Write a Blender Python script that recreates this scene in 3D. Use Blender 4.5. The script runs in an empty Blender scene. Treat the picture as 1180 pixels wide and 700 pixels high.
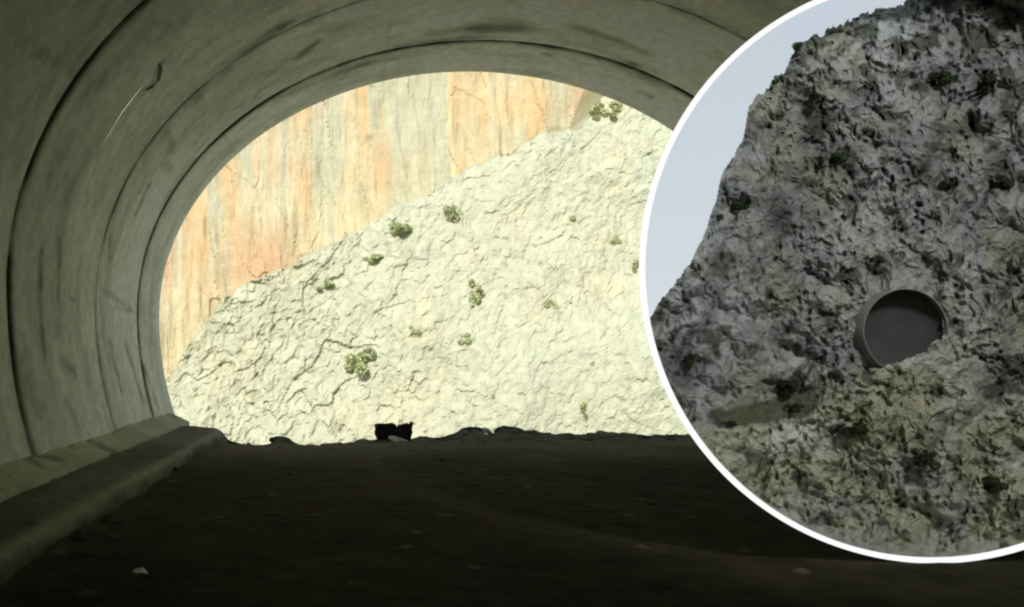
import bpy, bmesh, math, random
import numpy as np
from mathutils import Vector
random.seed(4)
rng = np.random.default_rng(11)
C = bpy.context.scene.collection
R = math.radians

# ---------------------------------------------------------------- noise
def _hash(ix, iy, iz, seed):
    h = (ix.astype(np.int64)*374761393 + iy.astype(np.int64)*668265263 + iz.astype(np.int64)*2147483647 + seed*974634777) & 0xffffffff
    h = ((h ^ (h >> 13))*1274126177) & 0xffffffff
    h = ((h ^ (h >> 16))*2246822519) & 0xffffffff
    return ((h ^ (h >> 15)) & 0xffffff)/float(0xffffff)
def noise(x, y, z=0.0, seed=0):
    """smooth value noise, about -1..1"""
    x = np.asarray(x, float); y = np.asarray(y, float); z = np.zeros_like(x) + z
    ix, iy, iz = np.floor(x), np.floor(y), np.floor(z)
    fx, fy, fz = x-ix, y-iy, z-iz
    f = lambda t: t*t*t*(t*(t*6-15)+10)
    u, v, w = f(fx), f(fy), f(fz)
    r = 0
    for a in (0, 1):
        for b in (0, 1):
            for c in (0, 1):
                r = r + _hash(ix+a, iy+b, iz+c, seed)*(u if a else 1-u)*(v if b else 1-v)*(w if c else 1-w)
    return r*2-1
def fbm(x, y, z=0.0, seed=0, octv=5, gain=.5):
    r, a, t = 0, 1.0, 0
    for k in range(octv):
        r = r + a*noise(np.asarray(x)*2**k+17.3*k, np.asarray(y)*2**k-9.1*k, np.asarray(z)*2**k, seed+k)
        t += a; a *= gain
    return r/t
def ridged(x, y, seed=0, octv=4):
    r, a, t = 0, 1.0, 0
    for k in range(octv):
        r = r + a*(1-2*np.abs(noise(np.asarray(x)*2**k+5.7*k, np.asarray(y)*2**k+3.3*k, 0, seed+k))); t += a; a *= .5
    return r/t
def cells(x, y, seed=0):
    """F1 distance, F2-F1 and a random value of the nearest cell"""
    ix, iy = np.floor(x), np.floor(y)
    f1 = np.full(x.shape, 9.); f2 = np.full(x.shape, 9.); cv = np.zeros(x.shape)
    z0 = np.zeros_like(ix)
    for a in (-1, 0, 1):
        for b in (-1, 0, 1):
            px = ix+a+_hash(ix+a, iy+b, z0, seed); py = iy+b+_hash(ix+a, iy+b, z0, seed+91)
            d = np.hypot(px-x, py-y); v = _hash(ix+a, iy+b, z0, seed+37)
            m = d < f1
            f2 = np.where(m, f1, np.minimum(f2, d)); cv = np.where(m, v, cv); f1 = np.where(m, d, f1)
    return f1, f2-f1, cv
def facets(x, y, seed=0, tilt=1.0):
    """broken rock: every cell is a flat face with its own height and tilt"""
    ix, iy = np.floor(x), np.floor(y); z0 = np.zeros_like(ix)
    best = np.full(x.shape, 9.); out = np.zeros(x.shape)
    for a in (-1, 0, 1):
        for b in (-1, 0, 1):
            cx, cy = ix+a, iy+b
            h1 = _hash(cx, cy, z0, seed); h2 = _hash(cx, cy, z0, seed+91)
            dx, dy = x-cx-h1, y-cy-h2; d = dx*dx+dy*dy
            h3 = (h1*53.7) % 1.; h4 = (h2*47.3) % 1.; h5 = ((h1+h2)*31.9) % 1.
            m = d < best
            out = np.where(m, h5+tilt*((h3-.5)*dx+(h4-.5)*dy)*2, out); best = np.where(m, d, best)
    return out-.5
def ss(a, b, x):
    t = np.clip((np.asarray(x, float)-a)/(b-a), 0, 1); return t*t*(3-2*t)
def mix(a, b, t):
    return a*(1-t[..., None]) + b*t[..., None]

# ---------------------------------------------------------------- tagging
def tag(o, label=None, cat=None, group=None, kind=None):
    if label: o['label'] = label
    if cat: o['category'] = cat
    if group: o['group'] = group
    if kind: o['kind'] = kind
    return o
def empty(name, loc, label, cat, group=None):
    o = bpy.data.objects.new(name, None); C.objects.link(o); o.location = loc
    o.empty_display_size = .2
    return tag(o, label, cat, group)
def link(name, me, mat, parent=None):
    o = bpy.data.objects.new(name, me); C.objects.link(o)
    if mat: me.materials.append(mat)
    if parent:
        o.parent = parent
        o.matrix_parent_inverse.identity()
        o.location = -parent.location if parent.type == 'EMPTY' else (0, 0, 0)
    return o
def mesh_np(name, verts, quads, col=None, smooth=True):
    me = bpy.data.meshes.new(name)
    n, q = len(verts), len(quads)
    me.vertices.add(n); me.vertices.foreach_set('co', np.ascontiguousarray(verts, np.float32).ravel())
    me.loops.add(q*4); me.loops.foreach_set('vertex_index', np.ascontiguousarray(quads, np.int32).ravel())
    me.polygons.add(q); me.polygons.foreach_set('loop_start', np.arange(0, q*4, 4, dtype=np.int32))
    me.polygons.foreach_set('use_smooth', np.full(q, smooth))
    me.update(calc_edges=True)
    if col is not None:
        a = me.color_attributes.new('col', 'FLOAT_COLOR', 'POINT')
        c = np.ones((n, 4), np.float32); c[:, :3] = np.clip(col.reshape(-1, 3), .004, .9)
        a.data.foreach_set('color', c.ravel())
    return me
def grid_quads(nu, nv, keep=None):
    i, j = np.meshgrid(np.arange(nu-1), np.arange(nv-1), indexing='ij')
    a = i*nv+j
    q = np.stack([a, a+nv, a+nv+1, a+1], -1)
    if keep is not None:
        k = keep[:-1, :-1] & keep[1:, :-1] & keep[1:, 1:] & keep[:-1, 1:]
        q = q[k]
    return q.reshape(-1, 4)
def compact(verts, quads, col):
    used = np.unique(quads); m = np.full(len(verts), -1); m[used] = np.arange(len(used))
    return verts[used], m[quads], (col.reshape(-1, 3)[used] if col is not None else None)

# ---------------------------------------------------------------- materials
def mat_attr(name, rough=.9, fine=20., famt=.25, bump=.3, bscale=12., bdist=.02, spec=.25, detail=6):
    """surface colour stored on the mesh, broken up by fine procedural noise and bump"""
    m = bpy.data.materials.new(name); m.use_nodes = True
    nt = m.node_tree; N = nt.nodes; L = nt.links
    b = N['Principled BSDF']; b.inputs['Roughness'].default_value = rough
    b.inputs['Specular IOR Level'].default_value = spec
    at = N.new('ShaderNodeAttribute'); at.attribute_name = 'col'
    tc = N.new('ShaderNodeTexCoord')
    n1 = N.new('ShaderNodeTexNoise'); n1.inputs['Scale'].default_value = fine; n1.inputs['Detail'].default_value = detail
    n1.inputs['Roughness'].default_value = .65
    L.new(tc.outputs['Object'], n1.inputs['Vector'])
    mr = N.new('ShaderNodeMapRange'); mr.inputs['From Min'].default_value = .3; mr.inputs['From Max'].default_value = .7
    mr.inputs['To Min'].default_value = 1-famt; mr.inputs['To Max'].default_value = 1+famt
    L.new(n1.outputs['Fac'], mr.inputs['Value'])
    mx = N.new('ShaderNodeVectorMath'); mx.operation = 'SCALE'
    L.new(at.outputs['Color'], mx.inputs[0]); L.new(mr.outputs['Result'], mx.inputs['Scale'])
    L.new(mx.outputs['Vector'], b.inputs['Base Color'])
    n2 = N.new('ShaderNodeTexNoise'); n2.inputs['Scale'].default_value = bscale; n2.inputs['Detail'].default_value = 8
    L.new(tc.outputs['Object'], n2.inputs['Vector'])
    bp = N.new('ShaderNodeBump'); bp.inputs['Strength'].default_value = bump; bp.inputs['Distance'].default_value = bdist
    L.new(n2.outputs['Fac'], bp.inputs['Height']); L.new(bp.outputs['Normal'], b.inputs['Normal'])
    return m
def mat_noise(name, c1, c2, scale=6., rough=.85, bump=.4, bdist=.02, spec=.25):
    m = bpy.data.materials.new(name); m.use_nodes = True
    nt = m.node_tree; N = nt.nodes; L = nt.links
    b = N['Principled BSDF']; b.inputs['Roughness'].default_value = rough
    b.inputs['Specular IOR Level'].default_value = spec
    tc = N.new('ShaderNodeTexCoord')
    n1 = N.new('ShaderNodeTexNoise'); n1.inputs['Scale'].default_value = scale; n1.inputs['Detail'].default_value = 7
    L.new(tc.outputs['Object'], n1.inputs['Vector'])
    cr = N.new('ShaderNodeValToRGB'); cr.color_ramp.elements[0].position = .35; cr.color_ramp.elements[1].position = .65
    cr.color_ramp.elements[0].color = (*c1, 1); cr.color_ramp.elements[1].color = (*c2, 1)
    L.new(n1.outputs['Fac'], cr.inputs['Fac']); L.new(cr.outputs['Color'], b.inputs['Base Color'])
    bp = N.new('ShaderNodeBump'); bp.inputs['Strength'].default_value = bump; bp.inputs['Distance'].default_value = bdist
    L.new(n1.outputs['Fac'], bp.inputs['Height']); L.new(bp.outputs['Normal'], b.inputs['Normal'])
    return m
def mat_glow(name, c, e, c2=None, zlo=0, zhi=1):
    """surface that glows by emission, no lamp behind it"""
    m = bpy.data.materials.new(name); m.use_nodes = True
    nt = m.node_tree; N = nt.nodes; L = nt.links
    b = N['Principled BSDF']; b.inputs['Base Color'].default_value = (.0, .0, .0, 1)
    b.inputs['Roughness'].default_value = 1; b.inputs['Specular IOR Level'].default_value = 0
    b.inputs['Emission Strength'].default_value = e; b.inputs['Emission Color'].default_value = (*c, 1)
    if c2:
        tc = N.new('ShaderNodeTexCoord'); sp = N.new('ShaderNodeSeparateXYZ'); L.new(tc.outputs['Object'], sp.inputs[0])
        mr = N.new('ShaderNodeMapRange'); mr.inputs['From Min'].default_value = zlo; mr.inputs['From Max'].default_value = zhi
        L.new(sp.outputs['Z'], mr.inputs['Value'])
        cr = N.new('ShaderNodeValToRGB'); cr.color_ramp.elements[0].color = (*c2, 1); cr.color_ramp.elements[1].color = (*c, 1)
        L.new(mr.outputs['Result'], cr.inputs['Fac']); L.new(cr.outputs['Color'], b.inputs['Emission Color'])
    return m
def mat_plain(name, c, rough=.6):
    return mat_noise(name, tuple(k*.85 for k in c), tuple(min(k*1.1, .9) for k in c), 9., rough, .1, .003)

M_lining = mat_attr('lining_concrete', .85, 7., .17, .35, 9., .012, .3)
M_kerb = mat_attr('kerb_concrete', .9, 10., .22, .5, 9., .03, .25)
M_floor = mat_attr('dirt_floor', .97, 5., .3, .35, 4.5, .03, .05)
M_cliff = mat_attr('cliff_limestone', .95, 1.1, .09, .35, 1.6, .25, .1)
nt_ = M_cliff.node_tree; bp_ = [n for n in nt_.nodes if n.type == 'BUMP'][0]; nz_ = bp_.inputs['Height'].links[0].from_node
nz_.inputs['Scale'].default_value = 1.3; nz_.inputs['Detail'].default_value = 12; nz_.inputs['Roughness'].default_value = .72
bp_.inputs['Distance'].default_value = .22; bp_.inputs['Strength'].default_value = .8
M_relief = mat_attr('grey_rock', .95, 16., .22, .45, 26., .012, .05)
M_shell = mat_noise('rough_backing', (.012, .012, .010), (.03, .03, .025), 3.)
M_scrub = mat_noise('scrub_leaf', (.34, .38, .18), (.50, .54, .28), 2., .9, 0)
M_scrubd = mat_noise('dark_scrub_leaf', (.02, .03, .014), (.05, .07, .03), 4., .9, 0)
M_wood = mat_noise('scrub_wood', (.10, .08, .05), (.16, .13, .09), 6.)
M_dark = mat_noise('soot_black', (.006, .006, .005), (.022, .02, .015), 8.)
M_pale = mat_noise('pale_stone', (.5, .5, .40), (.82, .82, .68), 8.)
M_brown = mat_noise('brown_stone', (.03, .028, .02), (.08, .075, .055), 7.)

# ---------------------------------------------------------------- layout
F = 1000.0; VX = 409.0; VY = 410.0; CH = 1.55          # measured from the photograph
AX, RW, SPR, RH, RL = 2.22, 6.0, 2.31, 4.72, 6.1        # tunnel axis, half width, springing, rise, lower curve
def P(px, py, d):
    return np.array([(px-VX)*d/F, d, CH+(VY-py)*d/F])
YM = 16.76                                             # mouth
YB = -15.0                                             # far end behind the camera
JO = [-11.0, -7.5, -3.0, 1.6, 5.6, 9.48, 12.66, 15.15]

def profile(n_lo=44, n_up=380, off=0.0):
    pts = []
    zlo = np.linspace(-.25, SPR, n_lo, endpoint=False)
    for z in zlo: pts.append((-RW*math.sqrt(1-((SPR-z)/RL)**2), z))
    for k in range(n_up+1):
        a = math.pi*k/n_up
        pts.append((-RW*math.cos(a), SPR+RH*math.sin(a)))
    for z in zlo[::-1]: pts.append((RW*math.sqrt(1-((SPR-z)/RL)**2), z))
    p = np.array(pts)
    t = np.gradient(p, axis=0); t /= np.linalg.norm(t, axis=1)[:, None]
    nrm = np.stack([-t[:, 1], t[:, 0]], -1)             # outward
    s = np.r_[0, np.cumsum(np.linalg.norm(np.diff(p, axis=0), axis=1))]
    p = p + nrm*off
    p[:, 0] += AX
    return p, nrm, s
def hit(px, py):
    """where the line of sight meets the lining"""
    lo, hi = .5, 60.
    def inside(d):
        q = P(px, py, d); x = q[0]-AX; z = q[2]
        b = RH if z > SPR else RL
        return (x/RW)**2+((z-SPR)/b)**2 < 1
    for _ in range(50):
        m = (lo+hi)/2
        if inside(m): lo = m
        else: hi = m
    return P(px, py, lo)

# marks on the concrete, as lines across its surface
marks_dark = [((47,292),(46,332),.05,.8),((67,283),(66,346),.04,.8),((45,348),(49,408),.05,.7),((67,412),(84,430),.05,.6),
 ((76,462),(88,492),.05,.5),((127,272),(127,300),.03,.7),((283,57),(325,28),.10,.9),((330,26),(362,14),.10,.6),((366,50),(345,66),.06,.8),
 ((140,222),(132,245),.04,.8),((172,215),(158,244),.05,.7),((184,72),(174,98),.035,1.),((174,98),(160,104),.03,.7),((128,398),(140,450),.06,.6),
 ((146,398),(166,462),.06,.8),((158,400),(182,470),.04,.6),((120,335),(152,356),.03,.4),((192,150),(200,175),.05,.4),((190,188),(196,196),.07,.5),
 ((560,34),(592,31),.2,.9),((500,40),(560,30),.12,.4),((628,62),(632,63),.06,.8),((470,52),(540,44),.12,.4),((390,84),(420,74),.08,.4),
 ((720,80),(760,96),.15,.4),((738,106),(750,112),.06,.7),((660,30),(745,62),.10,.5),((728,74),(732,76),.05,.8),
 ((100,105),(115,88),.10,.35),((60,205),(74,170),.12,.35),((24,430),(40,470),.15,.3),((40,60),(110,96),.05,.3),
 ((225,120),(232,105),.07,.45),((250,95),(262,82),.07,.35),((215,150),(236,130),.04,.4),((412,77),(450,64),.06,.35)]
marks_light = [((150,112),(118,164),.018,1.6),((160,98),(150,112),.03,.6),((104,190),(96,212),.02,.5),((62,300),(56,345),.07,.25),((152,405),(160,440),.03,.5),((420,48),(470,38),.15,.25),((330,20),(356,10),.05,.5)]
def seg_dist(V, a, b):
    ab = b-a; t = np.clip(((V-a)@ab)/(ab@ab+1e-9), 0, 1)
    return np.linalg.norm(V-(a+t[:, None]*ab), axis=1)
def split(a, b, w, s, n=4):
    p = [hit(a[0]+(b[0]-a[0])*k/n, a[1]+(b[1]-a[1])*k/n) for k in range(n+1)]
    return [(p[k], p[k+1], w, s) for k in range(n)]
MD = [split(*m) for m in marks_dark]
ML = [split(*m) for m in marks_light]

tunnel = empty('concrete_tunnel', (AX, 0, 0), 'curved grey concrete tunnel lining with dark ring joints around the bright mouth', 'tunnel')
prof, pn, ps = profile()
edges = [YB]+JO+[YM]
for k in range(len(edges)-1):
    y0, y1 = edges[k]+.021, edges[k+1]-.021
    if k == len(edges)-2: y1 = YM
    vis = y1 > 2
    ny = max(3, int((y1-y0)/(.05 if vis else .4)))
    ys = np.linspace(y0, y1, ny)
    nu = len(prof)
    S, Y = np.meshgrid(ps, ys, indexing='ij')
    # gentle unevenness; edges of each pour are slightly ragged and chamfered
    edge = np.minimum(Y-y0, (y1-Y) if y1 != YM else 9)
    dis = .012*fbm(S*.6, Y*.6, seed=k) + .018*np.exp(-edge/.03)
    step = .014*((k*7919) % 3-1)
    rag = .016*fbm(S*1.7, Y*0+k*3.3, seed=50, octv=4)*np.exp(-edge/.1)
    X = prof[:, 0][:, None]+pn[:, 0][:, None]*(dis+step)
    Z = prof[:, 1][:, None]+pn[:, 1][:, None]*(dis+step)
    V = np.stack([X, Y+rag, Z], -1)
    flat = V.reshape(-1, 3)
    base = (np.zeros(V.shape)+np.array([.51, .52, .45]))*(1+.75*ss(5, 14.5, Y)+.12*ss(15.2, 16.2, Y))[..., None]  # paler towards the mouth: bounced daylight put into the concrete colour
    tone = fbm(S*.35, Y*.5, seed=3+k)*.18+fbm(S*.5, Y*2.4, seed=9+k, octv=6)*.22+fbm(S*2.3, Y*5., seed=19)*.15
    tone += ((k*37) % 5-2)*.025
    base = base*(1+tone)[..., None]
    streak = ss(.12, .6, fbm(S*.8, Y*2.0, seed=71, octv=5))*.4
    sd = ss(.36, .54, fbm(S*2.2, Y*4.0, seed=75, octv=4))*.3
    damp = ss(.15, .5, fbm(S*.22, Y*.35, seed=88, octv=3))*.18
    dark = np.array([.10, .095, .055])
    base = mix(base, base*0+dark, np.clip(streak*.55+sd*.5+damp, 0, .8))
    # seams between shutter panels, running along the tunnel
    for s0, w, a in ((2.62, .018, .5), (ps[-1]-2.62, .018, .5), (6.2, .015, .25), (9.4, .012, .2), (ps[-1]-6.2, .015, .25)):
        sw = s0+.02*noise(Y*1.5, Y*0, seed=5)
        m = np.exp(-((S-sw)/w)**2)*a*ss(-.2, .2, noise(Y*1.1, Y*0+s0, seed=6+k)+.2)
        base = mix(base, base*0+dark, m)
    edged = np.exp(-edge/.06)*.95*ss(-.5, .3, fbm(S*1.2, Y*.1, seed=31+k))
    base = mix(base, base*0+dark*.5, edged)
    if vis:
        fl = base.reshape(-1, 3); wob = 1+.7*fbm(flat[:, 1]*5, flat[:, 2]*5, seed=60, octv=3)
        wob2 = .55+.6*ss(-.3, .3, fbm(flat[:, 1]*7, flat[:, 2]*7, seed=62, octv=3))
        for grp in MD:
            w, s = grp[0][2:]
            yy = [g[0][1] for g in grp]+[grp[-1][1][1]]
            if max(yy) < y0-1 or min(yy) > y1+1: continue
            q = np.min([seg_dist(flat, g[0], g[1]) for g in grp], axis=0)
            m = np.clip(np.exp(-(q/(w*1.5*wob))**2)*s*1.3*wob2, 0, .95)*.72
            fl = mix(fl, fl*0+np.array([.075, .07, .04]), m)
        for grp in ML:
            w, s = grp[0][2:]
            yy = [g[0][1] for g in grp]+[grp[-1][1][1]]
            if max(yy) < y0-1 or min(yy) > y1+1: continue
            q = np.min([seg_dist(flat, g[0], g[1]) for g in grp], axis=0)
            m = np.clip(np.exp(-(q/(w*2.6))**2)*s*1.8, 0, 1)
            fl = mix(fl, fl*0+np.array([.88, .88, .75]), m*.85)
        base = fl.reshape(base.shape)
    # dust towards the foot
    foot = np.exp(-np.minimum(S, ps[-1]-S)/.5)
    base = mix(base, base*0+np.array([.34, .34, .25]), foot*.5)
    # solid: inner, two ends, outer
    V2 = V.copy(); V2[:, :, 0] += pn[:, 0][:, None]*.35; V2[:, :, 2] += pn[:, 1][:, None]*.35
    n1 = nu*ny
    q = [grid_quads(nu, ny)[:, ::-1], grid_quads(nu, ny)+n1]
    i = np.arange(nu-1)
    for j in (0, ny-1):
        a = i*ny+j; e = np.stack([a, a+ny, a+ny+n1, a+n1], -1)
        q.append(e if j == 0 else e[:, ::-1])
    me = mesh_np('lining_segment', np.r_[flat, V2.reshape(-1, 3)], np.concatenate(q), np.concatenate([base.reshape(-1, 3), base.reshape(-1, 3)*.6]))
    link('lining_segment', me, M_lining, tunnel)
# dark backing behind the joints
p2, n2_, _ = profile(10, 90, .12)
p3, _, _ = profile(10, 90, 1.3)
ys = np.array([YB, 0, YM-.08]); nu = len(p2); ny = 3
A = np.stack([np.stack([p2[:, 0]*1., np.full(nu, y), p2[:, 1]], -1) for y in ys], 1)
B = np.stack([np.stack([p3[:, 0]*1., np.full(nu, y), p3[:, 1]], -1) for y in ys], 1)
q = [grid_quads(nu, ny)[:, ::-1], grid_quads(nu, ny)+nu*ny]
i = np.arange(nu-1)
for j in (0, ny-1):
    a = i*ny+j; q.append(np.stack([a, a+ny, a+ny+nu*ny, a+nu*ny], -1))
link('joint_backing', mesh_np('joint_backing', np.r_[A.reshape(-1, 3), B.reshape(-1, 3)], np.concatenate(q)), M_shell, tunnel)

# ---------------------------------------------------------------- plinth and kerb along both walls
def sweep(name, poly, y0, y1, colf, mat, parent, seed, step=.05, rough=.02):
    """an uneven solid swept along the tunnel; poly is the open top outline x,z"""
    pts = []
    for (a, b) in zip(poly[:-1], poly[1:]):
        n = max(2, int(math.hypot(b[0]-a[0], b[1]-a[1])/.035))
        for t in np.linspace(0, 1, n, endpoint=False): pts.append((a[0]+(b[0]-a[0])*t, a[1]+(b[1]-a[1])*t))
    pts.append(poly[-1]); pts = np.array(pts)
    ys = np.arange(y0, y1+1e-6, step); nu, ny = len(pts), len(ys)
    s = np.r_[0, np.cumsum(np.linalg.norm(np.diff(pts, axis=0), axis=1))]
    S, Y = np.meshgrid(s, ys, indexing='ij')
    X = pts[:, 0][:, None]+rough*fbm(S*1.5, Y*1.2, 0, seed)+rough*.5*fbm(S*6, Y*5, 0, seed+7)
    Z = pts[:, 1][:, None]+rough*fbm(S*1.5+40, Y*1.2, 0, seed+3)+rough*.5*fbm(S*7, Y*4, 0, seed+9)
    V = np.stack([X, Y+0*X, Z], -1)
    col = colf(S/s[-1], X, Y, Z)
    q = [grid_quads(nu, ny)]
    # end caps as fans of quads down to the base
    base0 = np.stack([pts[:, 0], np.full(nu, y0), np.full(nu, -.4)], -1); base1 = base0.copy(); base1[:, 1] = ys[-1]
    n0 = nu*ny; i = np.arange(nu-1)
    q.append(np.stack([i*ny, n0+i, n0+i+1, (i+1)*ny], -1)); q.append(np.stack([i*ny+ny-1, (i+1)*ny+ny-1, n0+nu+i+1, n0+nu+i], -1))
    allv = np.r_[V.reshape(-1, 3), base0, base1]
    c = np.r_[col.reshape(-1, 3), col[:, 0], col[:, -1]]
    return link(name, mesh_np(name, allv, np.concatenate(q), c), mat, parent)
def plinth_col(u, X, Y, Z):
    c = np.zeros(X.shape+(3,))+np.array([.40, .41, .29])
    t = fbm(X*2, Y*1.1, Z*2, 5)*.35
    c = c*(1+t)[..., None]
    return mix(c, c*0+np.array([.07, .07, .045]), ss(.1, .5, fbm(X*2, Y*1.6, Z*3, 25))*.6)
def kerb_col(u, X, Y, Z):
    c = np.zeros(X.shape+(3,))+np.array([.23, .235, .17])
    c = c*(1+fbm(X*3, Y*1.4, Z*3, 15)*.35)[..., None]
    top = ss(.17, .22, Z)
    dirt = np.clip(top*(.75+.5*fbm(X*1.2, Y*.5, 0, 35)), 0, .9)
    c = mix(c, c*0+np.array([.055, .052, .034]), dirt)
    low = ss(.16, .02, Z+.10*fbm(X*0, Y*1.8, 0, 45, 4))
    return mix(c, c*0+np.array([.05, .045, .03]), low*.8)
for side in (-1, 1):
    fx = lambda x: AX+side*(AX-x)*1.0 if side > 0 else x
    f = (lambda x: x) if side < 0 else (lambda x: 2*AX-x)
    pl = [(f(-3.74), .52), (f(-3.57), .50), (f(-3.14), .30), (f(-3.10), -.1)]
    kb = [(f(-3.30), .27), (f(-2.90), .25), (f(-2.55), .205), (f(-2.45), .15), (f(-2.36), -.2)]
    if side > 0: pl, kb = pl, kb
    w = 'left' if side < 0 else 'right'
    for nm, poly, cf, y0, y1, lab, sd in (('wall_footing', pl, plinth_col, -14.5, 16.45, 'sloping pale concrete footing at the base of the %s wall, above the low kerb' % w, 3),
                                      ('kerb', kb, kerb_col, -14.5, 16.02, 'rough low concrete kerb along the %s side of the dirt floor' % w, 8)):
        if side > 0: poly = poly[::-1]
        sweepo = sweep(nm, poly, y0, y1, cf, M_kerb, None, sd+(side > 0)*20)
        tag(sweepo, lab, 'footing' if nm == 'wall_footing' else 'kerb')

# ---------------------------------------------------------------- dirt floor
nx, nyy = 360, 620
xs = np.linspace(-2.75, 7.3, nx); ysf = np.r_[np.linspace(YB, 2.5, 60, endpoint=False), np.linspace(2.5, 17.6, nyy-60)]
X, Y = np.meshgrid(xs, ysf, indexing='ij')
ed_px = np.array([180, 255, 262, 275, 290, 312, 322, 334, 345, 380, 430, 480, 515, 535, 548, 556, 566, 576, 590, 605, 640, 700, 740, 800, 900, 1000])
ed_py = np.array([498, 500, 509, 513, 514, 513, 506, 507, 515, 512, 508, 506, 503, 496, 494, 499, 500, 492, 493, 497, 500, 499, 501, 503, 505, 506])
zed = CH-(ed_py-VY)*16.6/F; xed = (ed_px-VX)*16.6/F
ez = np.interp(X, xed, zed)
w = ss(14.9, 16.5, Y)
ruts = -.05*np.exp(-((X-1.1)/.28)**2)-.05*np.exp(-((X-3.0)/.28)**2)+.04*np.exp(-((X-2.05)/.5)**2)
Z = (.03*fbm(X*.5, Y*.4, 0, 2)+.013*fbm(X*2.2, Y*1.6, 0, 12)+.005*fbm(X*9, Y*8, 0, 13)+.5*ruts*ss(15, 10, Y))
Z = Z*(1-w)+w*(ez+.03*fbm(X*3, Y*3, 0, 33, 5)+.045*facets(X*4, Y*4, 34, 1.2))
Z += .07*np.exp(-(X+2.42)/.22)*np.clip(fbm(Y*.9, X*0, 0, 44)+.35, 0, 1)*(X > -2.6)     # dirt washed against the kerb
f1, f21, cv = cells(X*3.1, Y*3.1, 8); Z += np.clip(.22-f1, 0, 1)*.15*(cv > .93)
drop = np.clip(Y-16.72-.12*fbm(X*2.5, Y*0, 0, 7), 0, 9); Z = Z-drop*2.6
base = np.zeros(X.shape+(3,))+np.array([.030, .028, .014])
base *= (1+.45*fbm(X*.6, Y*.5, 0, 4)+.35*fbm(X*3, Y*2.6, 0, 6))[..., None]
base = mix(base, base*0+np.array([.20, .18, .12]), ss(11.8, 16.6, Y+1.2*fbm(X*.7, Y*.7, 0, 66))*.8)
base = mix(base, base*0+np.array([.12, .115, .085]), (np.clip(.26-f1, 0, .2)*4*(cv > .9)))
base = mix(base, base*0+np.array([.13, .125, .09]), np.clip(np.exp(-(X+2.45)/.16)*.35, 0, .6))
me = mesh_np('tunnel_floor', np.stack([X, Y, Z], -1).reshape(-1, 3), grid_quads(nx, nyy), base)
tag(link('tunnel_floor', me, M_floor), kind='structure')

# ---------------------------------------------------------------- the cliff across the gorge
x0, x1, z0, z1 = -46, 74, -34, 46
st = .19
xs = np.r_[np.arange(x0, -18, .5), np.arange(-18, 33, .125), np.arange(33, x1, .5)]; zs = np.r_[np.arange(z0, -8, .5), np.arange(-8, 28, .125), np.arange(28, z1, .5)]
X, Z = np.meshgrid(xs, zs, indexing='ij')
# boundary between the streaked wall (above) and the shrubby slope (below)
bpx = np.array([-300, 150, 205, 232, 262, 300, 350, 372, 420, 462, 510, 560, 600, 640, 668, 690, 715, 800, 1300])
bpy_ = np.array([800, 520, 425, 385, 352, 325, 298, 286, 262, 240, 212, 188, 172, 152, 138, 118, 60, -60, -500])
D0 = 66.
bx = (bpx-VX)*D0/F; bz = CH+(VY-bpy_)*D0/F
bl = np.interp(X, bx, bz)+.9*fbm(X*.35, Z*.05, 0, 3, 5)+.35*facets(X*.7, Z*.05, 6, .8)
up = Z-bl                                                  # >0 : upper wall
# slope: scree and ledges
def slope_y():
    y = 60+.26*(Z+5)-.05*X
    y = y - 1.5*fbm(X*.09+3, Z*.09, 0, 21, 3)
    wx = X+.6*fbm(X*.35, Z*.35, 0, 2, 4); wz = Z+.6*fbm(X*.35, Z*.35, 0, 12, 4)
    left = ss(12, -4, X+.5*Z)
    lx, lz = wx*.8+wz*.6, wz*.8-wx*.6                   # bedding leans with the scree
    _, e1, c1 = cells(lx*.30, lz*.42, 5); _, e2, c2 = cells(lx*.8, lz*1.1, 15)
    y = y - (.06+.10*left)*facets(lx*.30, lz*.42, 5, 1.1)*1.3 + .03*left*np.exp(-e1*9)
    y = y - (.07+.06*left)*facets(lx*.8, lz*1.1, 15, 1.3)
    y = y - (.07+.06*left)*facets(wx*2.3, wz*1.6, 17, 1.4)
    return y - .16*fbm(X*1.3, Z*.8, 0, 61, 5, .65), e1, c1, e2, c2, left
ysl, e1, c1, e2, c2, left = slope_y()
# upper wall: fluted, water stained
ywl = 75.5+.04*(Z-10)-.03*X - 1.6*fbm(X*.10, Z*.05, 0, 41, 4) - .4*ridged(X*.32+.06*Z, Z*.05, 43, 5) - .22*fbm(X*1.4, Z*.16, 0, 45, 4)
ywl = ywl - .11*facets(X*.5+.1*Z+.4*fbm(X*.3, Z*.2, 0, 4), Z*.16, 71, 1.2) - .025*facets(X*1.5, Z*.5, 73, 1.2)
k = ss(-.15, .55, up)
Yc = ysl*(1-k)+ywl*k
# colours
def A(*c): return np.array(c)
wall = np.zeros(X.shape+(3,))+A(.61, .54, .335)
st1 = fbm(X*.75+.02*Z, Z*.045, 0, 51, 5); st2 = fbm(X*1.6, Z*.12, 0, 53, 4); bl1 = fbm(X*.13, Z*.10, 0, 55, 4)
wall = mix(wall, wall*0+A(.66, .46, .23), ss(.0, .4, st1+.5*bl1)*.85)
wall = mix(wall, wall*0+A(.50, .52, .38), ss(.0, .4, -st1+.4*bl1)*.9)
wall = mix(wall, wall*0+A(.66, .35, .18), ss(.2, .55, st2*.6+bl1)*.6
          )
st3 = fbm(X*3.2+.1*Z, Z*.22, 0, 54, 4)
wall = wall*(1+.16*st3+.10*st2+.12*facets(X*1.5, Z*.5, 73, .3))[..., None]
wall = mix(wall, wall*0+A(.40, .36, .20), ss(.25, .5, fbm(X*2.4, Z*.35, 0, 59, 4))*.35)
def px_x(px, d=76.): return (px-VX)*d/F
def px_z(py, d=76.): return CH+(VY-py)*d/F
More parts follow.
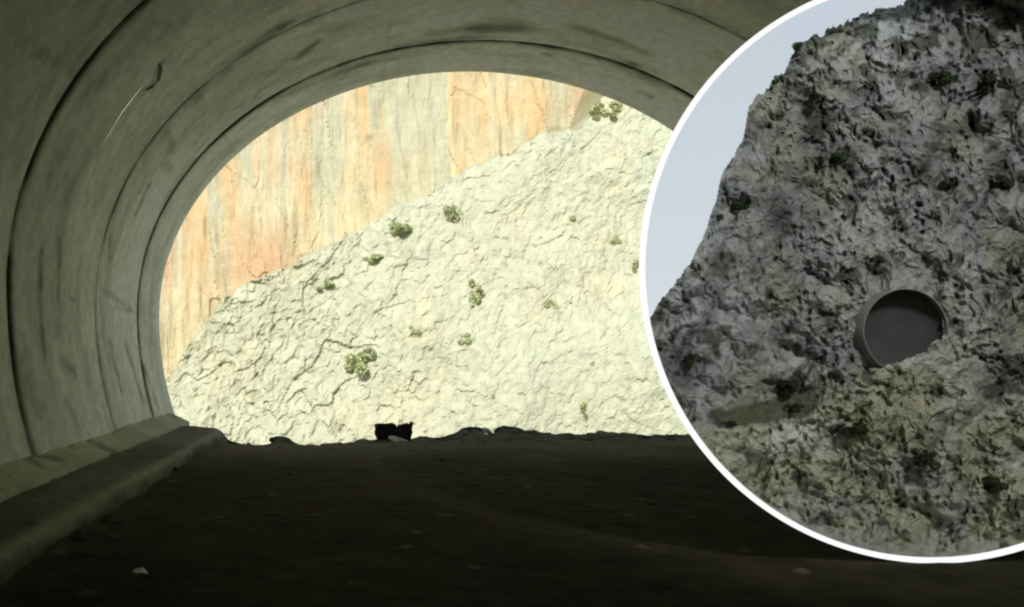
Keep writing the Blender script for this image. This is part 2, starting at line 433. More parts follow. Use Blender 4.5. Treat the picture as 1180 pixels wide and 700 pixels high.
def blob(px, py, rx, rz, d=76., sc=.5, sd=5):
    return np.clip(1.2-np.sqrt(((X-px_x(px, d))/(rx*d/F))**2+((Z-px_z(py, d))/(rz*d/F))**2)+sc*fbm(X*.5, Z*.3, 0, sd), 0, 1)
wall = mix(wall, wall*0+A(.66, .33, .17), blob(308, 300, 40, 42)*.65)         # rusty foot of the wall
wall = mix(wall, wall*0+A(.68, .42, .21), blob(270, 310, 50, 60)*.5)
wall = mix(wall, wall*0+A(.66, .40, .18), blob(440, 190, 14, 45)*.7)
wall = mix(wall, wall*0+A(.70, .48, .23), blob(600, 125, 55, 28)*.6)
wall = mix(wall, wall*0+A(.49, .51, .40), blob(480, 150, 30, 60)*.6)
wall = mix(wall, wall*0+A(.55, .56, .40), blob(350, 170, 60, 34)*.5)
crk = .08*ss(.93, 1., 1-np.abs(fbm(X*.8+.05*Z, Z*.11, 0, 57, 4)))*.45
wall = mix(wall, wall*0+A(.34, .28, .17), crk*ss(-.1, .4, fbm(X*.3, Z*.2, 0, 58)))
wall = mix(wall, wall*0+A(.22, .17, .10), np.clip(blob(424, 158, 6, 4, sc=.2)+blob(636, 152, 14, 4, sc=.3)+blob(351, 296, 9, 5, sc=.2)+blob(560, 196, 8, 5, sc=.2)+blob(575, 182, 5, 3, sc=.2), 0, 1)*.75)  # dark spots: crevice shade painted into the wall colour
wall = mix(wall, wall*0+A(.36, .36, .25), np.clip(blob(662, 128, 16, 22, sc=.9), 0, 1)*.5)
for (a, b) in (((365, 186), (440, 126)), ((438, 170), (452, 215)), ((432, 150), (470, 118))):
    pa, pb = np.array([px_x(a[0]), px_z(a[1])]), np.array([px_x(b[0]), px_z(b[1])])
    Q = np.stack([X, Z], -1)+.6*np.stack([fbm(X*.6, Z*.6, 0, 191), fbm(X*.6, Z*.6, 0, 192)], -1); ab = pb-pa; t = np.clip(((Q-pa)@ab)/(ab@ab), 0, 1)
    dd = np.linalg.norm(Q-(pa+t[..., None]*ab), axis=-1)
    wall = mix(wall, wall*0+A(.42, .36, .22), np.exp(-(dd/(.20+.14*noise(X, Z, 0, 14)))**2)*.5*ss(-.35, .35, fbm(X, Z, 0, 9)))
    
slp = np.zeros(X.shape+(3,))+A(.565, .60, .415)
n1 = fbm(X*.16, Z*.16, 0, 81, 4); n2 = fbm(X*.9, Z*.55, 0, 83, 5)
slp = slp*(1+.05*n1+.07*n2)[..., None]
slp = mix(slp, slp*0+A(.64, .59, .37), ss(.0, .5, fbm(X*.22, Z*.10, 0, 85, 4)+.1)*.5)
for px, py, rx, rz in ((595, 245, 22, 40), (460, 480, 40, 40), (405, 480, 30, 30), (235, 400, 22, 60), (700, 330, 40, 12)):
    slp = mix(slp, slp*0+A(.72, .62, .38), blob(px, py, rx, rz, 63., .6)*.45)
dk = A(.30, .29, .17)
cr = np.clip(ss(.90, 1., 1-np.abs(fbm((X+.3*Z)*.9, Z*.55, 0, 201, 4)))*ss(-.1, .35, fbm(X*.2, Z*.2, 0, 203, 3))+.8*ss(.91, 1., 1-np.abs(fbm(X*1.9, Z*1.1, 0, 205, 4)))*ss(-.1, .3, fbm(X*.35, Z*.3, 0, 207, 3)), 0, 1)
slp = mix(slp, slp*0+A(.40, .38, .23), cr*(.15+.3*left))
slp = slp*(1+.10*fbm(X*2.4, Z*1.3, 0, 209, 3)+.10*facets((X+.5*Z)*2.1, Z*1.5, 17, .3))[..., None]
slp = mix(slp, slp*0+dk, np.exp(-e1*13)*.4*(.12+.55*left)*ss(-.4, .3, n2))
slp = mix(slp, slp*0+dk, np.exp(-e2*9)*.22*(.3+.7*left)*ss(-.2, .3, n1+n2))
spk = ss(.42, .60, fbm(X*.75, Z*.9, 0, 87, 4))
slp = mix(slp, slp*0+A(.26, .28, .14), spk*(.3+.6*left)*.85)
for pts in (((640, 165), (680, 195), (720, 215), (740, 205)), ((415, 300), (450, 312), (478, 345), (480, 385)), ((700, 470), (728, 420), (752, 370)), ((745, 470), (760, 430), (785, 400)), ((560, 300), (620, 305), (640, 330)), ((210, 440), (260, 420), (330, 360), (360, 345)), ((290, 470), (320, 450), (352, 400)), ((660, 350), (690, 380), (710, 385)), ((520, 420), (540, 460), (536, 500))):
    Q = np.stack([X, Z], -1)
    for a, b in zip(pts[:-1], pts[1:]):
        pa, pb = np.array([px_x(a[0], 64), px_z(a[1], 64)]), np.array([px_x(b[0], 64), px_z(b[1], 64)])
        ab = pb-pa; Qw = Q+.35*np.stack([fbm(X*.8, Z*.8, 0, 91), fbm(X*.8, Z*.8, 0, 92)], -1)
        t = np.clip(((Qw-pa)@ab)/(ab@ab), 0, 1); dd = np.linalg.norm(Qw-(pa+t[..., None]*ab), axis=-1)
        m = np.exp(-(dd/.16)**2)
        slp = mix(slp, slp*0+A(.40, .36, .22), m*.30*ss(-.2, .3, fbm(X*.9, Z*.9, 0, 95))); Yc = Yc+.06*m*(1-k)
# thin line of shade where the slope meets the wall
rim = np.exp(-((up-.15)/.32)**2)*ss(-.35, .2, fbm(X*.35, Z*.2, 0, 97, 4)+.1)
slp = slp*.62+A(.61, .615, .50)*.385; wall = wall*.80+A(.66, .60, .42)*.22  # slope blended paler, haze put into its colour
col = mix(slp, wall, ss(-.1-3*ss(-9, -14, X), .3+2*ss(-9, -14, X), up))
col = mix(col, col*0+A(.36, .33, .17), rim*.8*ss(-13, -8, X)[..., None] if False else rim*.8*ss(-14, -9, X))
col = col*A(.84, .84, .83)
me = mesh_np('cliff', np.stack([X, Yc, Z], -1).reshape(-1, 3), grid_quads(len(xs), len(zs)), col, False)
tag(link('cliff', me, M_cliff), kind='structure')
def cliff_at(px, py):
    for d in np.arange(50, 95, .1):
        q = P(px, py, d); i = int(np.searchsorted(xs, q[0])); j = int(np.searchsorted(zs, q[2]))
        if 0 <= i < len(xs) and 0 <= j < len(zs) and q[1] >= Yc[i, j]: return q
    return P(px, py, 64)

# valley floor and the hillside the tunnel comes out of
gx = np.linspace(-900, 900, 121); gy = np.linspace(-900, 900, 121)
GX, GY = np.meshgrid(gx, gy, indexing='ij')
GZ = -30+1.5*fbm(GX*.02, GY*.02, 0, 5)
gc = np.zeros(GX.shape+(3,))+A(.30, .29, .20); gc *= (1+.3*fbm(GX*.05, GY*.05, 0, 8))[..., None]
tag(link('valley_ground', mesh_np('valley_ground', np.stack([GX, GY, GZ], -1).reshape(-1, 3), grid_quads(121, 121), gc), M_cliff), kind='structure')
hx = np.linspace(-40, 45, 260)
def ring_pts(r):      # from the mouth outline outwards
    pass
pr, prn, prs = profile(12, 80, .30)
nr = 40
cen = np.array([AX, 2.5])
HV = np.zeros((len(pr), nr, 3))
for j in range(nr):
    t = j/(nr-1); r = t**1.6*24
    dirv = pr-cen; dirv = dirv/np.linalg.norm(dirv, axis=1)[:, None]
    HV[:, j, 0] = pr[:, 0]+dirv[:, 0]*r; HV[:, j, 2] = pr[:, 1]+dirv[:, 1]*r*.75
    HV[:, j, 1] = 16.55 - .25*r + 1.0*fbm(HV[:, j, 0]*.3, HV[:, j, 2]*.3, 0, 7)*min(1, r/2)
hc = np.zeros((len(pr), nr, 3))+A(.42, .42, .33); hc *= (1+.3*fbm(HV[..., 0]*.4, HV[..., 2]*.4, 0, 18))[..., None]
tag(link('hillside', mesh_np('hillside', HV.reshape(-1, 3), grid_quads(len(pr), nr), hc), M_cliff), kind='structure')
sx = np.linspace(-30, 36, 140); syy = np.linspace(16.5, 58, 110)
SX, SY = np.meshgrid(sx, syy, indexing='ij')
SZ = -1.2-(SY-16.5)*.85+.9*fbm(SX*.3, SY*.3, 0, 3)*ss(17, 22, SY)
SZ = np.maximum(SZ, -30.5)
sc_ = np.zeros(SX.shape+(3,))+A(.72, .70, .54); sc_ *= (1+.3*fbm(SX*.6, SY*.6, 0, 4))[..., None]
tag(link('gorge_slope', mesh_np('gorge_slope', np.stack([SX, SY, SZ], -1).reshape(-1, 3), grid_quads(140, 110), sc_), M_cliff), kind='structure')

# ---------------------------------------------------------------- shrubs on the cliff
def leaf_mesh(name, rx, ry, rz, n, size, seed, hang=0.0):
    r = np.random.default_rng(seed)
    nc = 9
    cc = r.normal(0, .42, (nc, 3)); rad = r.uniform(.28, .55, nc)
    k = r.integers(0, nc, n); d = r.normal(0, 1, (n, 3)); d /= np.linalg.norm(d, axis=1)[:, None]
    p = cc[k]+d*(rad[k]*r.uniform(.5, 1.0, n)**.5)[:, None]
    p = p*np.array([rx, ry, rz])
    u = r.normal(0, 1, (n, 3)); u /= np.linalg.norm(u, axis=1)[:, None]
    v = np.cross(u, r.normal(0, 1, (n, 3))); v /= np.linalg.norm(v, axis=1)[:, None]
    s = size*r.uniform(.6, 1.4, n)[:, None]
    V = np.stack([p-u*s, p-v*s*.5, p+u*s, p+v*s*.5], 1).reshape(-1, 3)
    return mesh_np(name, V, np.arange(n*4).reshape(-1, 4), smooth=False)
def tube(name, pts, rads, mat, parent, seg=7):
    vs = []
    pts = [np.array(p, float) for p in pts]
    for i, p in enumerate(pts):
        t = pts[min(i+1, len(pts)-1)]-pts[max(i-1, 0)]; t /= np.linalg.norm(t)
        a = np.cross(t, [0.3, 1, .2]); a /= np.linalg.norm(a); b = np.cross(t, a)
        for j in range(seg):
            an = 2*math.pi*j/seg; vs.append(p+(a*math.cos(an)+b*math.sin(an))*rads[i])
    q = [[i*seg+j, i*seg+(j+1) % seg, (i+1)*seg+(j+1) % seg, (i+1)*seg+j] for i in range(len(pts)-1) for j in range(seg)]
    return link(name, mesh_np(name, np.array(vs), np.array(q)), mat, parent)
def shrub(px, py, w, h, label, seed, dark=False, q=None, scale=None, group='shrubs rooted in the cliff'):
    q = cliff_at(px, py) if q is None else q
    sc = (q[1]/F) if scale is None else scale
    rx, rz = w*.62*sc, h*.62*sc
    base = q+np.array([0, .15*rx, -rz])
    o = empty('shrub', Vector(base), label, 'shrub', group)
    n = int(1800 if w > 18 else 900)
    me = leaf_mesh('foliage', rx*.85, rx*.8, rz*.85, n, max(rx, rz)*.10, seed)
    f = link('foliage', me, M_scrubd if dark else M_scrub, o); f.location = (0, -.25*rx, rz)
    for k in range(3):
        dx = (k-1)*.35*rx
        tube('stem', [base+np.array([0, .2*rx, -.2*rz]), base+np.array([dx*.4, -.05*rx, rz*.4]), base+np.array([dx, -.2*rx, rz*(1.1-.1*k)])], [rx*.07, rx*.05, rx*.02], M_wood, o)
    return o
SH = [(413, 419, 34, 30, 'largest grey green shrub low on the pale cliff, left of centre'),
 (464, 266, 24, 17, 'rounded shrub just below the orange rock wall'),
 (520, 247, 20, 22, 'shrub beneath the rock ledge, right of the rounded one'),
 (546, 336, 18, 28, 'upright shrub halfway up the middle of the pale slope'),
 (631, 353, 16, 14, 'small dark shrub alone on the smooth right slope'),
 (539, 390, 18, 13, 'low flat shrub under the upright middle shrub'),
 (708, 278, 15, 12, 'small shrub high on the right slope near the white hoop'),
 (730, 304, 13, 20, 'narrow slanting shrub right beside the white hoop'),
 (695, 131, 26, 18, 'shrub tucked under the top right of the tunnel mouth'),
 (673, 474, 13, 22, 'thin shrub low on the slope just above the floor edge'),
 (660, 252, 9, 8, 'tiny shrub on the upper right slope'),
 (378, 330, 20, 10, 'flat tuft on the broken rocks below the wall foot'),
 (432, 300, 24, 9, 'wide low tuft left of the middle slope under the rounded shrub'),
 (479, 382, 12, 9, 'little tuft between the largest shrub and the low flat one'),
 (685, 419, 9, 8, 'tiny tuft low on the right slope'),
 (566, 455, 8, 8, 'speck of scrub near the bottom of the middle slope')]
for i, (px, py, w, h, lab) in enumerate(SH):
    shrub(px, py, w, h, lab, 100+i)

# chalky seep and the bent bar end on the left of the vault
M_chalk = mat_noise('chalk', (.62, .62, .50), (.88, .88, .76), 30., .8, .2)
M_chalk.node_tree.nodes['Principled BSDF'].inputs['Metallic'].default_value = .55
M_chalk.node_tree.nodes['Principled BSDF'].inputs['Roughness'].default_value = .32
def on_wall(name, pxs, rads, mat):
    pts = []
    for i in range(len(pxs)-1):
        for t in np.linspace(0, 1, 6, endpoint=(i == len(pxs)-2)):
            a_, b_ = pxs[i], pxs[i+1]; h_ = hit(a_[0]+(b_[0]-a_[0])*t, a_[1]+(b_[1]-a_[1])*t); n_ = np.array([h_[0]-AX, 0, h_[2]-SPR]); pts.append(h_-n_/np.linalg.norm(n_)*.03)
    rr_ = np.interp(np.linspace(0, 1, len(pts)), np.linspace(0, 1, len(rads)), rads)*(1+.3*rng.normal(0, 1, len(pts)))
    pts = np.array(pts); V_ = []
    for i, p in enumerate(pts):
        t = pts[min(i+1, len(pts)-1)]-pts[max(i-1, 0)]; t /= np.linalg.norm(t)
        n_ = np.array([p[0]-AX, 0, p[2]-SPR]); n_ /= np.linalg.norm(n_); s_ = np.cross(t, n_); s_ /= np.linalg.norm(s_)
        V_ += [p-s_*abs(rr_[i]), p+s_*abs(rr_[i])*.8]
    q_ = [[2*i, 2*i+1, 2*i+3, 2*i+2] for i in range(len(pts)-1)]
    return link(name, mesh_np(name, np.array(V_), np.array(q_), smooth=False), mat, tunnel)
on_wall('lime_streak', [(162, 98), (150, 113), (136, 132), (118, 163)], [.008, .018, .024, .018, .004], M_chalk)
on_wall('lime_streak', [(106, 186), (101, 199), (96, 212)], [.003, .010, .004], M_chalk)
on_wall('bent_bar', [(182, 72), (184, 80), (181, 92), (174, 99), (166, 103)], [.014, .024, .024, .016], M_brown)

# ---------------------------------------------------------------- loose stones and rubbish on the floor
def rock(name, loc, dims, mat, label, cat, seed, rot=(0, 0, 0), cuts=7, block=False):
    r = np.random.default_rng(seed)
    bm = bmesh.new()
    if block:
        bmesh.ops.create_cube(bm, size=1.7); bmesh.ops.subdivide_edges(bm, edges=bm.edges[:], cuts=9, use_grid_fill=True)
        sh = r.uniform(-.25, .25, 4)
        for v in bm.verts:
            v.co.x += sh[0]*v.co.z; v.co.y += sh[1]*v.co.z; v.co.z += sh[2]*v.co.x
    else:
        bmesh.ops.create_icosphere(bm, subdivisions=4, radius=1.0)
    for _ in range(cuts):
        d = r.normal(0, 1, 3); d /= np.linalg.norm(d); h = r.uniform(.45, .8)
        for v in bm.verts:
            t = np.dot(v.co, d)
            if t > h: v.co -= Vector(d*(t-h)*.92)
    for v in bm.verts:
        c = np.array(v.co); nn = float(fbm(np.array([c[0]*2.2+seed]), np.array([c[1]*2.2]), np.array([c[2]*2.2]), seed)[0])
        v.co *= 1+(.26 if block else .14)*nn
        v.co = Vector((v.co.x*dims[0]/2, v.co.y*dims[1]/2, v.co.z*dims[2]/2))
    me = bpy.data.meshes.new(name); bm.to_mesh(me); bm.free()
    for p in me.polygons: p.use_smooth = False
    o = link(name, me, mat); o.location = loc; o.rotation_euler = rot
    tag(o, label, cat)
    return o
def at(px, py, d): return Vector(P(px, py, d))
rock('dark_rock', at(444, 500, 16.35), (.42, .34, .44), M_dark, 'larger left block of the two black blocks on the floor edge', 'rock', 3, (0, .08, .2), 3, True)
rock('dark_rock', at(465, 501, 16.4), (.38, .30, .42), M_dark, 'smaller right block of the two black blocks on the floor edge', 'rock', 5, (0, -.22, .4), 3, True)
rock('pale_slab', at(465, 511, 16.1), (.62, .22, .14), M_pale, 'flat pale slab leaning below the two black blocks', 'rock', 7, (.2, .38, 0), 5)
rock('stone', at(324, 509, 16.5), (.46, .3, .20), M_brown, 'peaked brown stone on the floor edge left of the black blocks', 'stone', 9, (0, .1, 0), 8)
rock('stone', at(266, 513, 15.9), (.22, .2, .13), M_dark, 'dark stone at the end of the left kerb', 'stone', 12)
rock('stone', at(543, 498, 16.6), (.62, .4, .22), M_brown, 'low brown stone on the floor edge in the middle', 'stone', 15, (0, -.15, 0), 8)
rock('stone', at(562, 498, 16.5), (.30, .3, .13), M_pale, 'small pale stone wedged between two brown ones on the floor edge', 'stone', 17, (0, .4, 0), 5)
rock('stone', at(585, 496, 16.65), (.7, .4, .20), M_brown, 'long brown stone on the floor edge right of the pale one', 'stone', 19, (0, .12, 0), 8)
rock('stone', at(201, 543, 11.6), (.13, .13, .12), M_dark, 'dark stone against the far end of the kerb face', 'stone', 22)
rock('stone', at(130, 600, 8.1), (.20, .14, .12), M_brown, 'brown clod against the kerb, half way along', 'stone', 24)
rock('stone', at(96, 618, 7.3), (.17, .12, .09), M_brown, 'brown clod against the kerb nearest the camera', 'stone', 26)
rock('stone', at(529, 545, 11.4), (.15, .1, .06), M_brown, 'small flat clod alone on the middle of the dirt floor', 'stone', 28)
# scrap of pale paper
bm = bmesh.new()
pt = [(-.055, -.02, .012), (-.02, .022, .026), (.03, .012, .018), (.06, -.02, .0), (.02, -.028, .006), (-.03, -.032, .004)]
vs = [bm.verts.new(p) for p in pt]; cc = bm.verts.new((0, -.005, .034))
for a in range(6): bm.faces.new((vs[a], vs[(a+1) % 6], cc))
bmesh.ops.subdivide_edges(bm, edges=bm.edges[:], cuts=2)
for v in bm.verts: v.co.z += .004*math.sin(v.co.x*120)+.003*math.cos(v.co.y*150)
me = bpy.data.meshes.new('paper_scrap'); bm.to_mesh(me); bm.free()
M_paper = mat_noise('paper', (.55, .52, .38), (.8, .76, .58), 20., .8, .1)
o = link('paper_scrap', me, M_paper); o.location = at(162, 666, 6.02); o.location.z = .045
tag(o, 'small crumpled pale scrap on the dark floor at lower left', 'scrap')

# ---------------------------------------------------------------- circular inset view of the mountainside, given the form of a standing round display
DC = (1076., 310.); RP = 336.; DD = 6.5; DEP = .5
cen3 = P(DC[0], DC[1], DD); R0 = RP*DD/F; RB = R0-.006; OFF = (.15, .06)
disp = empty('inset_display', (cen3[0], DD, 0), 'thin white hoop at the right, border of the inset view of the grey mountainside', 'display')
def torus(name, r, rw, dz, mat, parent, cy):
    seg, prof_ = 220, [(-rw, -dz), (rw, -dz), (rw, dz), (-rw, dz)]
    # rounded box section
    sec = []
    for k in range(16):
        a = 2*math.pi*k/16; c, s = math.cos(a), math.sin(a)
        sec.append((rw*math.copysign(abs(c)**.5, c), dz*math.copysign(abs(s)**.5, s)))
    V = []
    for i in range(seg):
        a = 2*math.pi*i/seg
        for (u, v) in sec: V.append((cen3[0]+(r+u)*math.cos(a), cy+v, cen3[2]+(r+u)*math.sin(a)))
    n = len(sec)
    q = [[i*n+j, ((i+1) % seg)*n+j, ((i+1) % seg)*n+(j+1) % n, i*n+(j+1) % n] for i in range(seg) for j in range(n)]
    return link(name, mesh_np(name, np.array(V), np.array(q)), mat, parent)
M_rim = mat_glow('glow_white_rim', (1, 1, 1), 1.0)  # emission added so the hoop shows full white
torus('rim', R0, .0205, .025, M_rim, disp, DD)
def lathe(name, prof_, mat, parent, seg=160):
    V = []
    for i in range(seg):
        a = 2*math.pi*i/seg
        for r, y in prof_:
            f_ = min(1, max(0, (y-DD)/DEP)); V.append((cen3[0]+OFF[0]*f_+r*math.cos(a), y, cen3[2]+OFF[1]*f_+r*math.sin(a)))
    n = len(prof_)
    q = [[i*n+j, ((i+1) % seg)*n+j, ((i+1) % seg)*n+j+1, i*n+j+1] for i in range(seg) for j in range(n-1)]
    return link(name, mesh_np(name, np.array(V), np.array(q)), mat, parent)
M_case = mat_plain('dark_casing', (.03, .03, .03), .5)
lathe('casing', [(R0-.002, DD+.02), (RB+.004, DD+DEP+.01), (RB-.02, DD+DEP+.05), (.001, DD+DEP+.05)], M_case, disp)
M_sky = mat_glow('sky_panel', (.56, .63, .70), 1.0, (.70, .75, .78), 1.0, 4.2)  # emission added so the sky tone glows without daylight behind it
sk = lathe('sky', [(R0-.008, DD+.02), (RB-.004, DD+DEP-.01), (RB-.01, DD+DEP), (.001, DD+DEP)], M_sky, None)
tag(sk, kind='structure')

# the mountainside inside the hoop
step = 1.1
us = np.arange(736, 1420, step); vs_ = np.arange(-32, 650, step)
U, Vv = np.meshgrid(us, vs_, indexing='ij')
# silhouette against the sky
sil = np.array([(700, 400), (744, 372), (757, 350), (775, 328), (795, 300), (806, 280), (815, 258), (824, 236), (830, 208), (842, 184), (856, 158), (862, 128), (872, 110), (888, 94), (902, 84), (914, 62), (930, 46), (955, 32), (985, 20), (1015, 12), (1040, 0), (1070, -14), (1110, -40), (1500, -60)], float)
sy = np.interp(U, sil[:, 0], sil[:, 1])+7*fbm(U*.06, U*0, 0, 3, 4)+2.5*noise(U*.35, U*0, 0, 8)
inside = Vv > sy
hdist = np.clip(Vv-sy, 0, 400)
ml = np.array([(700, 520), (800, 492), (850, 489), (900, 484), (935, 474), (960, 452), (990, 428), (1015, 416), (1040, 408), (1070, 394), (1092, 382), (1120, 372), (1180, 330), (1300, 260), (1450, 180)], float)
my = np.interp(U, ml[:, 0], ml[:, 1])+6*fbm(U*.05, U*0, 0, 13, 4)
mound = ss(-2, 7, Vv-my)
def billow(x, y, seed): return np.abs(noise(x, y, 0, seed))
wu = U+11*fbm(U*.03, Vv*.03, 0, 35, 3); wv = Vv+11*fbm(U*.03, Vv*.03, 0, 36, 3)
ru, rv = (wu*.86+wv*.5), (wv*.86-wu*.5)                  # strata lean to the right
b1 = billow(ru/62, rv/80, 61); b2 = billow(ru/30, rv/42, 62); b3 = billow(ru/14, rv/20, 63); b4 = billow(ru/7, rv/9.5, 64); b5 = billow(U/3.6, Vv/4.4, 65)
b2b = fbm(ru/46, rv/60, 0, 72, 3)
dep = .19+.15*ss(650, 0, Vv)
dep = dep+.04*(1-ss(0, 50, hdist))
rgh = .45+.75*ss(-.25, .35, fbm(U/70, Vv/80, 0, 140, 3))
n4 = fbm(ru/9, rv/12, 0, 141, 3)
gul = ridged(ru/24+.3*noise(U/30, Vv/30, 0, 143), rv/150, 142, 3)*ss(-.2, .4, fbm(U/110, Vv/110, 0, 144, 2))
dep = dep - .12*b1 - .06*fbm(ru/95, rv/120, 0, 73, 2) - .085*b2 - .04*gul - (.042*b3 + .036*n4 + .014*fbm(U/4.2, Vv/5., 0, 149, 2))*rgh - .04*b2b - .010*facets(ru/26, rv/34, 77, 1.2) - .008*facets(ru/9, rv/12, 78, 1.3)
f1c, eC, cC = cells(wu/9, (wv+.4*wu)/11, 47); pit = ss(.42, .14, f1c)*(cC > .5)
dep = dep+.03*pit*rgh+.09
ldg = ss(808, 835, U)*ss(950, 925, U)*ss(-26, -17, Vv-my+.12*(U-808)-6)*ss(3, -2, Vv-my)
flat_ = .25-.0016*(Vv-470)
dep = dep*(1-.8*ldg)+flat_*.8*ldg
dep = dep - mound*.13*ss(110, 0, (Vv-my)-15)
cB = np.clip(.5+noise(ru/11, rv/14, 0, 90)*.5, 0, 1)*.6+.4*(facets(ru/10, rv/13, 78, .2)+.5)
cut = (((U-1037)/49)**2+((Vv-383)/45)**2 < 1) & (Vv < my+6)   # opening for the tube
d = DD+np.clip(dep, .03, DEP-.02)
# stay inside the casing
def rad(dd):
    f_ = (dd-DD)/DEP; return np.hypot((U-VX)*dd/F-cen3[0]-OFF[0]*f_, CH+(VY-Vv)*dd/F-cen3[2]-OFF[1]*f_)
lo, hi = np.full(U.shape, DD+.02), np.full(U.shape, DD+DEP-.02)
for _ in range(14):
    md = (lo+hi)/2; ok_ = rad(md) < R0-.014; lo = np.where(ok_, md, lo); hi = np.where(ok_, hi, md)
d = np.minimum(d, lo+.004*b3)
Xw = (U-VX)*d/F; Zw = CH+(VY-Vv)*d/F; rr = rad(d)
keep = inside & (rr < R0-.0085) & ~cut
rc = np.zeros(U.shape+(3,))+A(.315, .33, .33)
rc *= (1-.16*ss(330, 60, Vv))[..., None]  # darker upwards, offsets the lamp falloff in the rock colour
rc *= (1+.28*fbm(U*.012, Vv*.012, 0, 51, 4)*1.5+.22*fbm(U*.07, Vv*.06, 0, 53, 4)+.05*(cC-.5)+.25*(cB-.5))[..., None]
olive = ss(.1, .45, fbm(U*.02, Vv*.02, 0, 55, 4)+.25*mound)
rc = mix(rc, rc*0+A(.28, .285, .19), olive*.5)
rc = mix(rc, rc*A(1.35, 1.33, 1.15), mound*.8)
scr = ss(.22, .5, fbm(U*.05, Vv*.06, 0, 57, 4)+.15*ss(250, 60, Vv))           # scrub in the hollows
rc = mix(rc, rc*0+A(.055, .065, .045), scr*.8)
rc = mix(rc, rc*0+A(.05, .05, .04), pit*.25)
rc = mix(rc, rc*0+A(.06, .06, .05), np.clip(np.exp(-b2/.05)*.35+np.exp(-b3/.08)*.3+ss(.2, .6, -n4)*.3, 0, .7))  # pits and creases darkened: cavity shade put into the rock colour
def gb(px, py, rx, ry, sd=7, sc=.6): return np.clip(1.2-np.sqrt(((U-px)/rx)**2+((Vv-py)/ry)**2)+sc*fbm(U*.05, Vv*.05, 0, sd), 0, 1)
rc = mix(rc, rc*0+A(.07, .077, .042), np.clip(gb(875, 480, 64, 10)*.5+ldg, 0, .85))
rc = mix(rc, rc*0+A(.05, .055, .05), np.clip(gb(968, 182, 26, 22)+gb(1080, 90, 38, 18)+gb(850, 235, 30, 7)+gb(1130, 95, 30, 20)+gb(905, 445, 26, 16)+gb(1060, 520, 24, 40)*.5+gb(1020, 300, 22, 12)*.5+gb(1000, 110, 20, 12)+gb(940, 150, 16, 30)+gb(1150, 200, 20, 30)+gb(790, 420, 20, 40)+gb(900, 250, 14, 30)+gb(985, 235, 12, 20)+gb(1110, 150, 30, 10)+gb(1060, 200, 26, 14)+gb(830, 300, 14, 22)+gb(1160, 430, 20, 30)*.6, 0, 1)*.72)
rc = mix(rc, rc*0+A(.16, .165, .09), np.clip(gb(1000, 480, 50, 30), 0, 1)*.35)
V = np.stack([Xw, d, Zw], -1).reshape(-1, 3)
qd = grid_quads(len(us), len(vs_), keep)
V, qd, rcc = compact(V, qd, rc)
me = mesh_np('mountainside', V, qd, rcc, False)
tag(link('mountainside', me, M_relief), kind='structure')

# the concrete tube mouth in the mountainside
ax = np.array([.10, -1, .0]); ax /= np.linalg.norm(ax)        # points out of the rock
tc_ = P(1040, 382, DD+.20)
e1_ = np.cross(ax, [0, 0, 1]); e1_ /= np.linalg.norm(e1_); e2_ = np.cross(e1_, ax)
tp = empty('tunnel_portal', Vector(tc_), 'round concrete tunnel mouth opening in the grey rocky mountainside', 'tunnel mouth')
def tub(name, prs_, mat, parent):
    seg = 96; VV = []
    for i in range(seg):
        a = 2*math.pi*i/seg
        for r, l in prs_: VV.append(tc_+(e1_*math.cos(a)+e2_*math.sin(a)*.93)*r+ax*l)
    n = len(prs_)
    q = [[i*n+j, ((i+1) % seg)*n+j, ((i+1) % seg)*n+j+1, i*n+j+1] for i in range(seg) for j in range(n-1)]
    return link(name, mesh_np(name, np.array(VV), np.array(q)), mat, parent)
rt = 52.5*(DD+.20)/F
M_tube = mat_noise('tube_concrete', (.20, .21, .20), (.28, .29, .26), 5., .85, .2, .004)
M_tubein = mat_noise('tube_shade', (.05, .055, .054), (.08, .085, .082), 3., .9, .1, .003)  # darker than the collar, painted shade of a deep bore
tub('barrel', [(.001, -.19), (rt*.25, -.186), (rt*.5, -.165), (rt*.7, -.135), (rt*.85, -.1), (rt*.94, -.06), (rt*.972, -.02), (rt*.975, -.001)], M_tubein, tp)
tub('collar', [(rt*.975, .0), (rt*.977, .035), (rt*.98, .04), (rt*.997, .04), (rt, .035), (rt, -.16)], M_tube, tp)

# bushes along the mountain's skyline and on its slope
BU = [(918, 54, 16, 12, 'dark bush on the mountain skyline near the top of the hoop'), (829, 250, 10, 8, 'dark bush on the lower skyline of the grey mountain'),
      (893, 92, 8, 7, 'small bush at the notch of the mountain skyline'), (1012, 301, 12, 11, 'dark bush on the rock just above the concrete tunnel mouth'),
      (842, 488, 16, 6, 'wide green bush on the grassy ledge left of the tunnel mouth'), (914, 470, 18, 9, 'rounded green bush on the grassy ledge nearest the tunnel mouth'),
      (968, 180, 26, 20, 'dark bush in the hollow high on the middle of the grey mountain'), (1084, 92, 30, 16, 'wide dark bush near the top right of the grey mountain'),
      (852, 236, 24, 8, 'low flat bush on the small ledge near the left skyline'), (1140, 96, 24, 18, 'dark bush at the far right top of the grey mountain'),
      (907, 446, 22, 16, 'dark bush in the rocks just above the grassy ledge'), (931, 128, 12, 14, 'small upright bush below the skyline bush'),
      (1092, 214, 18, 11, 'bush on the bare rock high above the tunnel mouth'), (1152, 212, 20, 16, 'bush at the right edge level with the upper slope'),
      (793, 418, 14, 20, 'dark bush in the cleft beside the left rim of the hoop'), (1065, 525, 22, 20, 'scrubby bush on the rubble below the tunnel mouth'),
      (988, 492, 26, 14, 'olive bush on the rubble between the ledge and the tunnel mouth'), (1140, 560, 26, 20, 'bush low on the rubble at the bottom right')]
def dep_at(px, py):
    i = int((px-736)/step); j = int((py+32)/step); return d[min(max(i, 0), d.shape[0]-1), min(max(j, 0), d.shape[1]-1)]
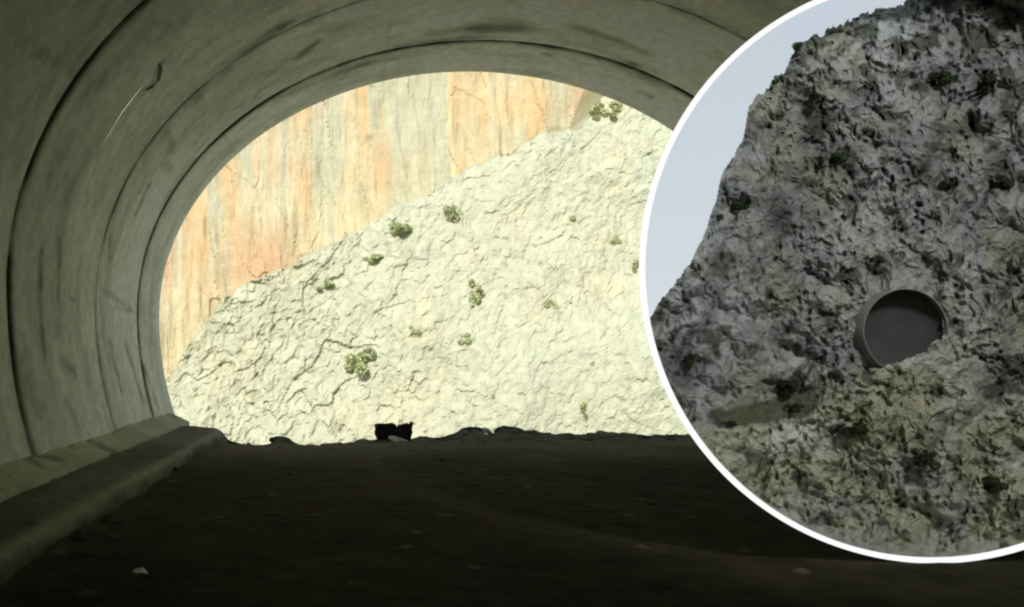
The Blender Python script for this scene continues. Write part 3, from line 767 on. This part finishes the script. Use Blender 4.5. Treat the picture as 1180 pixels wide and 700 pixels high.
for i, (px, py, w_, h_, lab) in enumerate(BU):
    q = P(px, py, dep_at(px, py+4)-.02)
    o = shrub(px, py, w_, h_, lab, 300+i, True, q, q[1]/F, 'bushes on the grey mountainside')
    o.name = 'bush'

# ---------------------------------------------------------------- light
W = bpy.data.worlds.new('World'); bpy.context.scene.world = W; W.use_nodes = True
nt = W.node_tree; bg = nt.nodes['Background']
sky = nt.nodes.new('ShaderNodeTexSky'); sky.sky_type = 'NISHITA'; sky.sun_disc = False
EL, AZ = 37., 198.        # azimuth of the sun, clockwise from +Y seen from above
sky.sun_elevation = R(EL); sky.sun_rotation = R(AZ)
nt.links.new(sky.outputs['Color'], bg.inputs['Color']); bg.inputs['Strength'].default_value = .15
sl = bpy.data.lights.new('sun', 'SUN'); sl.energy = 5.0; sl.angle = R(.6); sl.color = (1.0, .95, .86)
so = bpy.data.objects.new('sun', sl); C.objects.link(so)
sd_ = Vector((math.sin(R(AZ))*math.cos(R(EL)), math.cos(R(AZ))*math.cos(R(EL)), math.sin(R(EL))))
so.rotation_euler = sd_.to_track_quat('Z', 'Y').to_euler(); so.location = (0, -10, 40)
# added light without a fixture, brightens the relief inside the hoop
pl = bpy.data.lights.new('added_inset_light', 'SPOT'); pl.energy = 1080; pl.spot_size = R(45); pl.spot_blend = .35; pl.shadow_soft_size = .45; pl.color = (1, .985, .95)
po = bpy.data.objects.new('added_inset_light', pl); C.objects.link(po); po.location = (cen3[0]-.2, 1.1, 5.9)
tgt = Vector((cen3[0], DD+.2, cen3[2]-.05)); po.rotation_euler = (Vector(po.location)-tgt).to_track_quat('Z', 'Y').to_euler()

# ---------------------------------------------------------------- camera and render
cd = bpy.data.cameras.new('camera'); cam = bpy.data.objects.new('camera', cd); C.objects.link(cam)
cam.location = (0, 0, CH); cam.rotation_euler = (R(90), 0, 0)
cd.sensor_width = 36; cd.lens = F/1180*36; cd.shift_x = (590-VX)/1180; cd.shift_y = (VY-350)/1180
cd.clip_end = 3000; cd.clip_start = .05
S_ = bpy.context.scene; S_.camera = cam
S_.render.engine = 'CYCLES'
S_.view_settings.view_transform = 'Standard'; S_.view_settings.look = 'None'; S_.view_settings.exposure = 0
S_.cycles.use_denoising = True; S_.cycles.max_bounces = 10; S_.cycles.diffuse_bounces = 8
S_.cycles.pixel_filter_type = 'BLACKMAN_HARRIS'; S_.cycles.filter_width = 2.2
